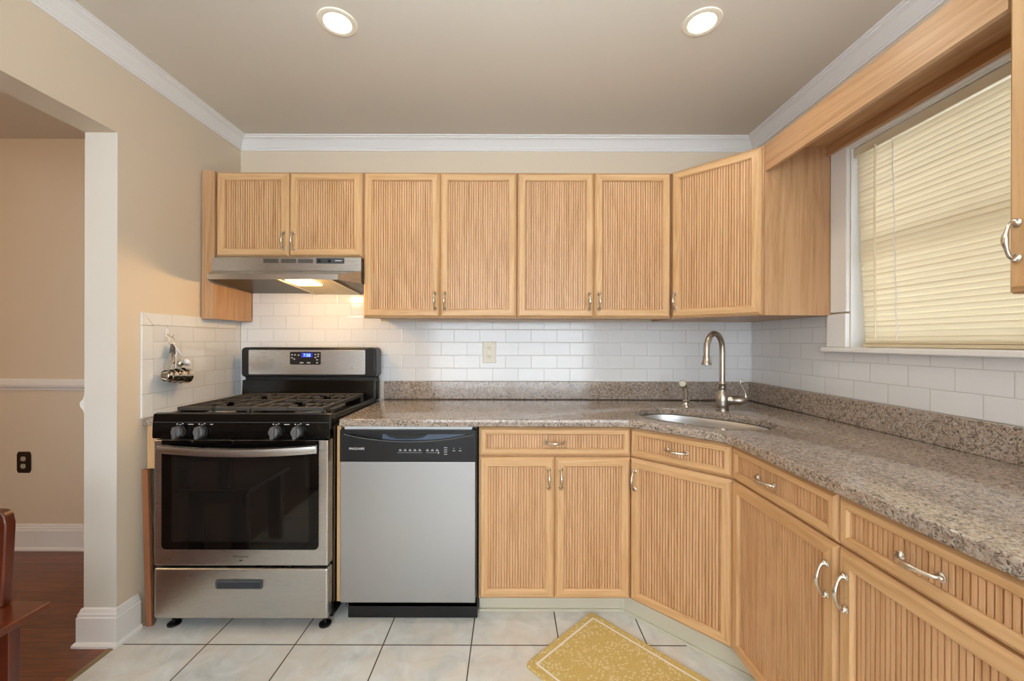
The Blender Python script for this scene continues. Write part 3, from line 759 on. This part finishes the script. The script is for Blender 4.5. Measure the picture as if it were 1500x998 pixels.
for x_, z_ in ((-1.245, 1.180), (-1.228, 1.180), (-1.232, 1.156), (-1.208, 1.178), (-1.112, 1.182), (-1.095, 1.184), (-1.112, 1.165), (-1.097, 1.172), (-1.102, 1.152), (-1.102, 1.135), (-1.190, 1.135), (-1.150, 1.135), (-1.245, 1.163)):
    w_ = .010 if z_ == 1.135 and x_ < -1.12 else .0045; rp('button', bx(x_-w_, x_+w_, -.1348, -.1341, z_-.003, z_+.003), M_print, bgd)
# oven door
DX0, DX1, DYF = -1.524, -.780, -.706
dz0, dz1 = .296, .8335
b = B(); box(b, DX0, DX1, DYF, -.657, dz0, dz1)
door = rp('oven_door', b, M_steel, bevel=.005, seg=3)
gx0, gx1 = -1.489, -.818
b = B(); prism(b, rrect(gx0, gx1, .366, dz1-.001, .020, corners=(0, 0, 1, 1)), DYF-.0035, DYF-.0003, 'y')
rp('door_glass', b, M_glassblk, door, bevel=.001)
b = B(); prism(b, rrect(gx0+.045, gx1-.040, .400, .775, .014), DYF-.0042, DYF-.0036, 'y')
rp('window', b, M_ovwin, door)
b = B(); N = 24; secs = []
for i in range(N+1):
    t_ = i/N; X = gx0+.002 + (gx1-gx0-.004)*t_; bow = 1-(2*t_-1)**2
    yo = DYF-.028-.022*bow; zc = .800 - .010*bow
    secs.append([b.verts.new(p) for p in ((X, yo+.012, zc-.019), (X, yo, zc-.015), (X, yo-.002, zc), (X, yo, zc+.015), (X, yo+.012, zc+.019))])
for s0, s1 in zip(secs, secs[1:]):
    for k in range(5): b.faces.new((s0[k], s0[(k+1) % 5], s1[(k+1) % 5], s1[k]))
b.faces.new(secs[0][::-1]); b.faces.new(secs[-1])
for X in (gx0+.018, gx1-.018): box(b, X-.012, X+.012, DYF-.024, DYF-.0036, .786, .814)
rp('handle', b, M_steel, door, smooth=True, angle=30)
b = text_bm('Whirlpool', .016, .0002, 'CENTER'); moved(b, (-1.152, DYF-.0004, .331)); rp('logo', b, M_dark, door)
rp('emblem', bx(-1.157, -1.145, DYF-.0010, DYF-.0002, .316, .322), M_dark, door)
# storage drawer
b = B(); box(b, DX0, DX1, DYF, -.657, .068, .284)
dr = rp('drawer', b, M_steel, bevel=.009, seg=4)
b = B(); prism(b, rrect(-1.258, -1.056, .198, .238, .010), DYF-.004, DYF-.0003, 'y')
rp('handle_bezel', b, M_dark, dr, bevel=.002)
b = B(); prism(b, rrect(-1.250, -1.064, .203, .226, .006), DYF-.0048, DYF-.0041, 'y'); rp('handle_recess', b, mat('blue black recess', (.02, .024, .032), .2), dr)
for X in (RX0+.045, RX1-.045):
    for Y in (-.640, -.10):
        rp('foot', lathe(B(), [(.026, 0), (.026, .007), (.018, .010), (.008, .012), (.008, .045)], (X, Y, .0003), n=20), M_blackp, smooth=True)

# ------------------------------------------------------------------ dishwasher
th = Thing('dishwasher', 'stainless steel dishwasher with black control panel under the counter', 'dishwasher', (-.448, -.33, 0))
wx0, wx1, WY = -.7535, -.1465, -.645
def wp(name, b, m, parent=None, **k): return part(name, b, m, th, parent, world=True, **k)
wp('tub', bx(wx0+.008, wx1-.004, -.600, -.03, .055, .872), M_dark)
wp('top_strip', bx(wx0+.012, wx1-.025, -.628, -.6005, .858, .877), M_shelf)
dd = wp('door_panel', bx(wx0, wx1-.008, WY, -.601, .100, .7245), M_dwsteel, bevel=.003, seg=3)
# control panel with the smile-shaped pocket handle cut into it
b = B(); N = 28; X0, X1 = wx0, wx1-.006; yF, yB = WY-.003, -.601; zt, zb = .8655, .7265
hx0, hx1 = X0+.018, X1-.010; hz = .8475
def low(x): u = (x-hx0)/(hx1-hx0); return hz - .0005 - .033*(1-(2*u-1)**2)
xs = [hx0 + (hx1-hx0)*i/N for i in range(N+1)]
top = [b.verts.new((x, yF, hz)) for x in xs]; bot = [b.verts.new((x, yF, low(x))) for x in xs]
ti = [b.verts.new((x, yF+.022, hz)) for x in xs]; bi = [b.verts.new((x, yF+.022, low(x))) for x in xs]
base_ = [b.verts.new((x, yF, zb)) for x in xs]; roof = [b.verts.new((x, yF, zt)) for x in xs]
for i in range(N):
    b.faces.new((base_[i], base_[i+1], bot[i+1], bot[i])); b.faces.new((top[i], top[i+1], roof[i+1], roof[i]))
    b.faces.new((bot[i], bot[i+1], bi[i+1], bi[i])); b.faces.new((ti[i], ti[i+1], top[i+1], top[i])); b.faces.new((bi[i], bi[i+1], ti[i+1], ti[i]))
for xa_, xb_ in ((X0, hx0), (hx1, X1)):
    q = [b.verts.new((x, yF, z)) for x, z in ((xa_, zb), (xb_, zb), (xb_, zt), (xa_, zt))]; b.faces.new(q)
for z in (zb, zt):
    q = [b.verts.new((x, y_, z)) for x, y_ in ((X0, yF), (X1, yF), (X1, yB), (X0, yB))]; b.faces.new(q)
for x in (X0, X1):
    q = [b.verts.new((x, y_, z)) for y_, z in ((yF, zb), (yB, zb), (yB, zt), (yF, zt))]; b.faces.new(q)
pn = wp('control_panel', b, mat('satin black panel', (.008, .008, .009), .38, spec=.3))
b = B(); tube(b, [(x, yF-.0006, low(x)-.0005) for x in xs], .0011, 6); wp('pocket_lip', b, mat('grey lip', (.20, .20, .19), .3), pn)
b = B(); prism(b, [(-.555, hz-.001), (-.365, hz-.001), (-.385, hz-.014), (-.42, hz-.022), (-.50, hz-.022), (-.535, hz-.014)], yF+.004, yF+.0205, 'y'); wp('latch', b, M_blackp, pn, bevel=.002)
xp = [x for x in xs if -.575 < x < -.20]
b = B(); prism(b, [(x, hz-.002) for x in xp] + [(x, low(x)+.001) for x in xp[::-1]], yF+.0213, yF+.0218, 'y'); wp('recess_plate', b, mat('blue grey recess plate', (.09, .12, .18), .25), pn)
b = text_bm('FRIGIDAIRE', .0135, .0002); moved(b, (wx0+.040, yF-.0004, .7785)); wp('logo', b, M_printw, pn)
mk = []
for x_, n_ in ((-.492, 5), (-.372, 3)):
    for i in range(n_): mk += [(x_ + i*.0215, x_ + i*.0215+.012, .7735, .7765), (x_ + i*.0215+.002, x_ + i*.0215+.009, .7795, .7815)]
for z_ in (.787, .777, .768, .758): mk.append((-.293, -.279, z_, z_+.0025))
for x_ in (-.255, -.227): mk += [(x_, x_+.011, .7735, .7765), (x_+.002, x_+.008, .785, .7865)]
mk += [(-.319, -.315, .762, .770), (-.50, -.39, .7655, .7662), (-.372, -.315, .7655, .7662)]
for q in mk: wp('marking', bx(q[0], q[1], yF-.0006, yF+.0002, q[2], q[3]), M_print, pn)
wp('toe_panel', bx(-.735, -.1475, -.600, -.585, .003, .0985), M_blackp, bevel=.002)
for X in (-.72, -.175): wp('screw', lathe(B(), [(.004, 0), (.003, .0015), (0, .002)], (X, -.6005, .075), (0, -1, 0), 12), M_nickel, smooth=True)

# ------------------------------------------------------------------ range hood
th = Thing('range_hood', 'stainless steel under-cabinet range hood with lit lamp above the range', 'range hood', (-1.17, 0, 1.54))
def hp(name, b, m, parent=None, **k): return part(name, b, m, th, parent, world=True, **k)
hx0, hx1 = -1.551, -.7785; yb_, yl = -.338, -.458
zt, zm, zl0, zl1 = 1.6935, 1.622, 1.560, 1.586
b = B(); box(b, hx0, hx1, yb_, -.010, zm, zt); body = hp('body', b, M_steel, bevel=.002)
lx0, lx1 = -1.485, -.846
# visor: sloped top, vertical lip, side cheeks; open underneath
b = B()
T = [(hx0, yb_, zm), (hx1, yb_, zm)]; L1 = [(lx0, yl, zl1), (lx1, yl, zl1)]; L0 = [(lx0, yl, zl0), (lx1, yl, zl0)]
Bk = [(hx0, yb_, zl0-.002), (hx1, yb_, zl0-.002)]; Wk = [(hx0, -.012, 1.543), (hx1, -.012, 1.543)]; Wt = [(hx0, -.012, zm), (hx1, -.012, zm)]
V = lambda p: b.verts.new(p)
t0, t1, a0, a1, c0, c1, k0, k1, w0, w1, u0, u1 = [V(p) for p in (T + L1 + L0 + Bk + Wk + Wt)]
for f in ((t0, t1, a1, a0), (a0, a1, c1, c0), (t0, a0, c0, k0), (t1, k1, c1, a1), (t0, k0, w0, u0), (t1, u1, w1, k1)): b.faces.new(f)
o = hp('visor', b, M_steel); sm = o.modifiers.new('s', 'SOLIDIFY'); sm.thickness = .0015; sm.offset = -1
# underside pan, sloping up to the front, dark olive reflecting
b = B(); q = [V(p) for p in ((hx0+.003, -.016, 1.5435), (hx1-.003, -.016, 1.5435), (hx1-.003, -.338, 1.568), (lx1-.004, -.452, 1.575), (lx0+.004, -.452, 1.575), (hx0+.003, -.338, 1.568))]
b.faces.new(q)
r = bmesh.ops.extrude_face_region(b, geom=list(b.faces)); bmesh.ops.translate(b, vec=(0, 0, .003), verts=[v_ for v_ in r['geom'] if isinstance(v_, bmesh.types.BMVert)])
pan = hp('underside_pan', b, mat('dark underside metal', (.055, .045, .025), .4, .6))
def pz(y): return 1.5435 + (y+.016)/(-.436)*.0315
def slab(x0, x1, y0, y1, d0, d1, taper=0):
    b = B(); vs = []
    for d_ in (d0, d1):
        for x, y in ((x0, y0), (x1, y0), (x1-0, y1), (x0-0, y1)): vs.append(b.verts.new((x, y, pz(y)-d_)))
    for f in ((0, 1, 2, 3), (7, 6, 5, 4), (0, 4, 5, 1), (1, 5, 6, 2), (2, 6, 7, 3), (3, 7, 4, 0)): b.faces.new([vs[i] for i in f])
    return b
hp('mesh_filter', slab(-1.155, -.905, -.03, -.44, .0005, .006), M_filter, bevel=0)
M_lrail = mat('light rail', (.62, .58, .48), .4, .6)
for xa_ in (-1.167, -.904): hp('filter_rail', slab(xa_, xa_+.011, -.025, -.445, .0005, .009), M_lrail)
hp('lamp_lens', slab(-1.125, -.995, -.30, -.425, .0065, .014), M_hoodlens, bevel=.003)
for g0 in (384, 410, 435):
    X0_ = (g0-748)/283.5; b = B()
    for i in range(6): box(b, X0_, X0_+.078, yb_-.0012, yb_+.0002, 1.664+i*.0036, 1.6660+i*.0036)
    hp('vent_grille', b, M_slot, body)
cpn = hp('control_panel', bx((462-748)/283.5, (503-748)/283.5, yb_-.0025, yb_-.0002, 1.661, 1.689), M_dark, body, bevel=.001)
for X in (-.992, -.940): hp('switch', bx(X-.008, X+.008, yb_-.0060, yb_-.0026, 1.667, 1.681), M_blackp, body, bevel=.001)
b = B(); box(b, -.911, -.877, yb_-.0032, yb_-.0026, 1.673, 1.678); hp('maker_plate', b, M_print, body)
l = bpy.data.lights.new('hood_lamp', 'POINT'); l.shadow_soft_size = .035; l.energy = 7.5; l.color = (1, .60, .23)
lo = bpy.data.objects.new('hood_lamp', l); C.objects.link(lo); lo.parent = th.o; lo.location = (.11, -.36, .005)

# ------------------------------------------------------------------ recessed ceiling lamps
def recessed(x, y, label):
    th = Thing('recessed_light', label, 'ceiling light', (x, y, ZC), 0, 'recessed ceiling lights')
    part('trim_ring', lathe(B(), [(.052, .0), (.050, -.004), (.058, -.007), (.070, -.004), (.072, -.0005)], n=40, cap=False), mat('warm white ring', (.80, .74, .62), .4), th, smooth=True)
    part('lens', lathe(B(), [(.052, -.0008), (.050, -.0035), (0, -.0040)], n=40), M_bulb, th, smooth=True)
    l = bpy.data.lights.new('recessed_lamp', 'SPOT'); l.energy = 11; l.color = (1, .93, .80); l.spot_size = math.radians(150); l.spot_blend = .9; l.shadow_soft_size = .05
    lo = bpy.data.objects.new('recessed_lamp', l); C.objects.link(lo); lo.parent = th.o; lo.location = (0, 0, -.02)
    # faint spill on the ceiling round the lamp
    return th
recessed(-.663, -.892, 'lit round recessed ceiling light at left, above the range side')
recessed(.724, -.897, 'lit round recessed ceiling light at right, toward the window side')
recessed(-.663, -2.75, 'lit round recessed ceiling light behind the camera on the range side')
recessed(.724, -2.75, 'lit round recessed ceiling light behind the camera on the window side')

# ------------------------------------------------------------------ outlets
th = Thing('wall_outlet', 'almond duplex wall outlet on the tile backsplash', 'outlet', (-.128, -.009, 1.195))
part('cover_plate', bx(-.040, .040, -.0065, 0, -.064, .064), M_almond, th, bevel=.003, seg=3)
for z in (.026, -.026):
    s = part('socket', prism(B(), rrect(-.017, .017, z-.014, z+.014, .012), -.0085, -.0067, 'y'), M_almond, th, bevel=.001)
    b = B(); box(b, -.008, -.0055, -.0090, -.0084, z-.002, z+.007); box(b, .0055, .008, -.0090, -.0084, z-.002, z+.007); box(b, -.002, .002, -.0090, -.0084, z-.010, z-.006)
    part('slots', b, M_slot, th, s)
part('screw', lathe(B(), [(.003, 0), (.0025, .001), (0, .0012)], (0, -.0066, 0), (0, -1, 0), 12), M_nickel, th, smooth=True)
th = Thing('wall_outlet', 'dark bronze duplex outlet low on the dining room wall', 'outlet', (-2.928, 0, .524))
b = B(); prism(b, [(-.042, -.048), (-.034, -.064), (.034, -.064), (.042, -.048), (.042, .048), (.034, .064), (-.034, .064), (-.042, .048)], -.006, -.0005, 'y')
part('cover_plate', b, M_bronze, th, bevel=.003)
for z in (.022, -.022): part('socket', prism(B(), rrect(-.016, .016, z-.014, z+.014, .011), -.0085, -.0062, 'y'), mat('beige socket', (.34, .29, .22), .4), th, bevel=.001)

# ------------------------------------------------------------------ hanging measuring spoons and cups on the left wall
WX = XL + .0085
th = Thing('wall_hook', 'small white adhesive hook on the tile holding measuring cups', 'hook', (WX+.001, -.530, 1.285))
part('plate', prism(B(), rrect(-.008, .008, -.010, .030, .006), 0, .003, 'x'), M_whitep, th, bevel=.001)
part('prong', tube(B(), [(.003, 0, .004), (.014, 0, -.006), (.022, 0, -.012), (.028, 0, -.006), (.030, 0, .002)], .002, 8), M_nickel, th, smooth=True)
HK = Vector((WX+.022, -.530, 1.270))
o = solo('key_ring', tube(B(), [HK + Vector((.000, math.cos(a)*.017+.003, math.sin(a)*.017-.014)) for a in [2*PI*i/24 for i in range(25)]], .0013, 8, cap=False), M_nickel, 'thin metal ring hanging on the white hook with spoons threaded on it', 'ring', origin=HK, smooth=True)
def spoon(label, tip, bowl_r, m_handle, m_bowl, w):
    th = Thing('measuring_spoon', label, 'measuring spoon', tuple(tip), 0, 'measuring spoons on the hook')
    top_ = HK + Vector((.004, .004, -.028)) - Vector(tip)
    mid = top_*.5
    b = B(); tube(b, [top_, top_*.75, mid, top_*.28], [w*.6, w*.9, w, w*.6], 12, flat=(1, .45))
    part('handle', b, m_handle, th, smooth=True, angle=60)
    prof = [(0, -bowl_r*.62), (bowl_r*.45, -bowl_r*.55), (bowl_r*.82, -bowl_r*.28), (bowl_r, 0), (bowl_r*.93, 0), (bowl_r*.75, -bowl_r*.22), (bowl_r*.4, -bowl_r*.46), (0, -bowl_r*.52)]
    part('bowl', lathe(B(), prof, (0, 0, 0), (-.2, .75, .3), 22, cap=False), m_bowl, th, smooth=True, angle=60)
gy = mat('dark grey rubber', (.055, .055, .065), .5)
spoon('measuring spoon with dark grey oval grip hanging at left on the ring', HK + Vector((.010, -.004, -.112)), .010, gy, M_chrome, .017)
spoon('small steel measuring spoon with pale handle between the grey and white ones', HK + Vector((.016, .028, -.122)), .0165, M_whitep, M_chrome, .009)
spoon('white plastic measuring spoon hanging at right on the ring', HK + Vector((.010, .075, -.118)), .0185, M_whitep, M_whitep, .010)
cups = [(-.028, .025, .030, 'smallest round steel measuring cup, opening toward camera, hanging in front of the nested cups'), (-.003, .029, .030, 'second smallest steel measuring cup in the hanging nested row'),
        (.026, .033, .032, 'second largest steel measuring cup in the hanging nested row'), (.062, .037, .036, 'largest steel measuring cup, hanging behind the others against the tile')]
for i, (dy, r, h, lab) in enumerate(cups):
    c = Vector((WX+.042+.001*i, -.560+dy, 1.098 - .002*i)); ax = Vector((.20+.08*i, .96, -.10-.10*(i%2))).normalized()
    th = Thing('measuring_cup', lab, 'measuring cup', tuple(c), 0, 'measuring cups on the hook')
    prof = [(r+.002, 0), (r+.002, .0012), (r, .002), (r*.96, h*.8), (r*.86, h), (0, h), (0, h-.001), (r*.84, h-.001), (r*.94, h*.8), (r-.0012, .002), (r-.0012, 0)]
    part('cup', lathe(B(), prof, (0, 0, 0), ax, 32, cap=False), M_chrome, th, smooth=True, angle=40)
    tgt = HK + Vector((.002, .010, -.030)) - c; st = Vector((0, 0, r))
    part('handle', tube(B(), [st, st + (tgt-st)*.33 + Vector((.006, 0, 0)), st + (tgt-st)*.7, tgt], [.0045, .0050, .0055, .004], 10, flat=(1, .25)), M_chrome, th, smooth=True, angle=60)

# ------------------------------------------------------------------ floor mat
c_ = Vector((.376, -.565)); u_ = Vector((.69, -.72)).normalized(); v_ = Vector((-.72, -.69)).normalized()
ctr = c_ + u_*MHX + v_*MHY
b = B(); prism(b, rrect(-MHX, MHX, -MHY, MHY, .018, 6), 0, .011)
o = solo('floor_mat', b, M_mat, 'yellow kitchen floor mat with white border and pale floral pattern in front of the sink', 'mat', bevel=.004, seg=2)
o.location = (ctr.x, ctr.y, .0005); o.rotation_euler = (0, 0, math.atan2(u_.y, u_.x))

# ------------------------------------------------------------------ wooden chair in the doorway
th = Thing('wooden_chair', 'dark cherry-red wooden chair at the lower left in the dining doorway', 'chair', (-1.62, -1.37, 0))
def cpt(name, b, m, parent=None, **k): return part(name, b, m, th, parent, world=True, **k)
cpt('seat', bx(-1.82, -1.420, -1.60, -1.180, .428, .450), M_cherryh, bevel=.004, seg=3)
cpt('apron', bx(-1.775, -1.475, -1.232, -1.214, .360, .4275), M_cherryh, bevel=.002)
cpt('apron', bx(-1.775, -1.475, -1.576, -1.558, .360, .4275), M_cherryh, bevel=.002)
for x0 in (-1.79, -1.545):
    for y0 in (-1.585, -1.255): cpt('leg', bx(x0, x0+.085, y0, y0+.030, .001, .4275), M_cherry, bevel=.003)
for s, xa in ((1, -1.520), (-1, -1.745)):
    x1 = xa; x0 = xa-.075
    pts = [(x0, .4505), (x1-.012, .4505), (x1-.003, .64), (x1, .70), (x1-.006, .726), (x1-.020, .740), (x0+.030, .742), (x0+.010, .730), (x0, .70)]
    p_ = cpt('back_post', prism(B(), pts, -1.215, -1.186, 'y'), M_cherry, bevel=.006, seg=3)
    cpt('bolt', lathe(B(), [(.0095, 0), (.009, .003), (.005, .004), (.004, .002), (0, .002)], (x1-.045, -1.2155, .658), (0, -1, 0), 18), M_nickel, p_, smooth=True)
cpt('back_rail', bx(-1.744, -1.596, -1.211, -1.190, .60, .70), M_cherryh, bevel=.004)
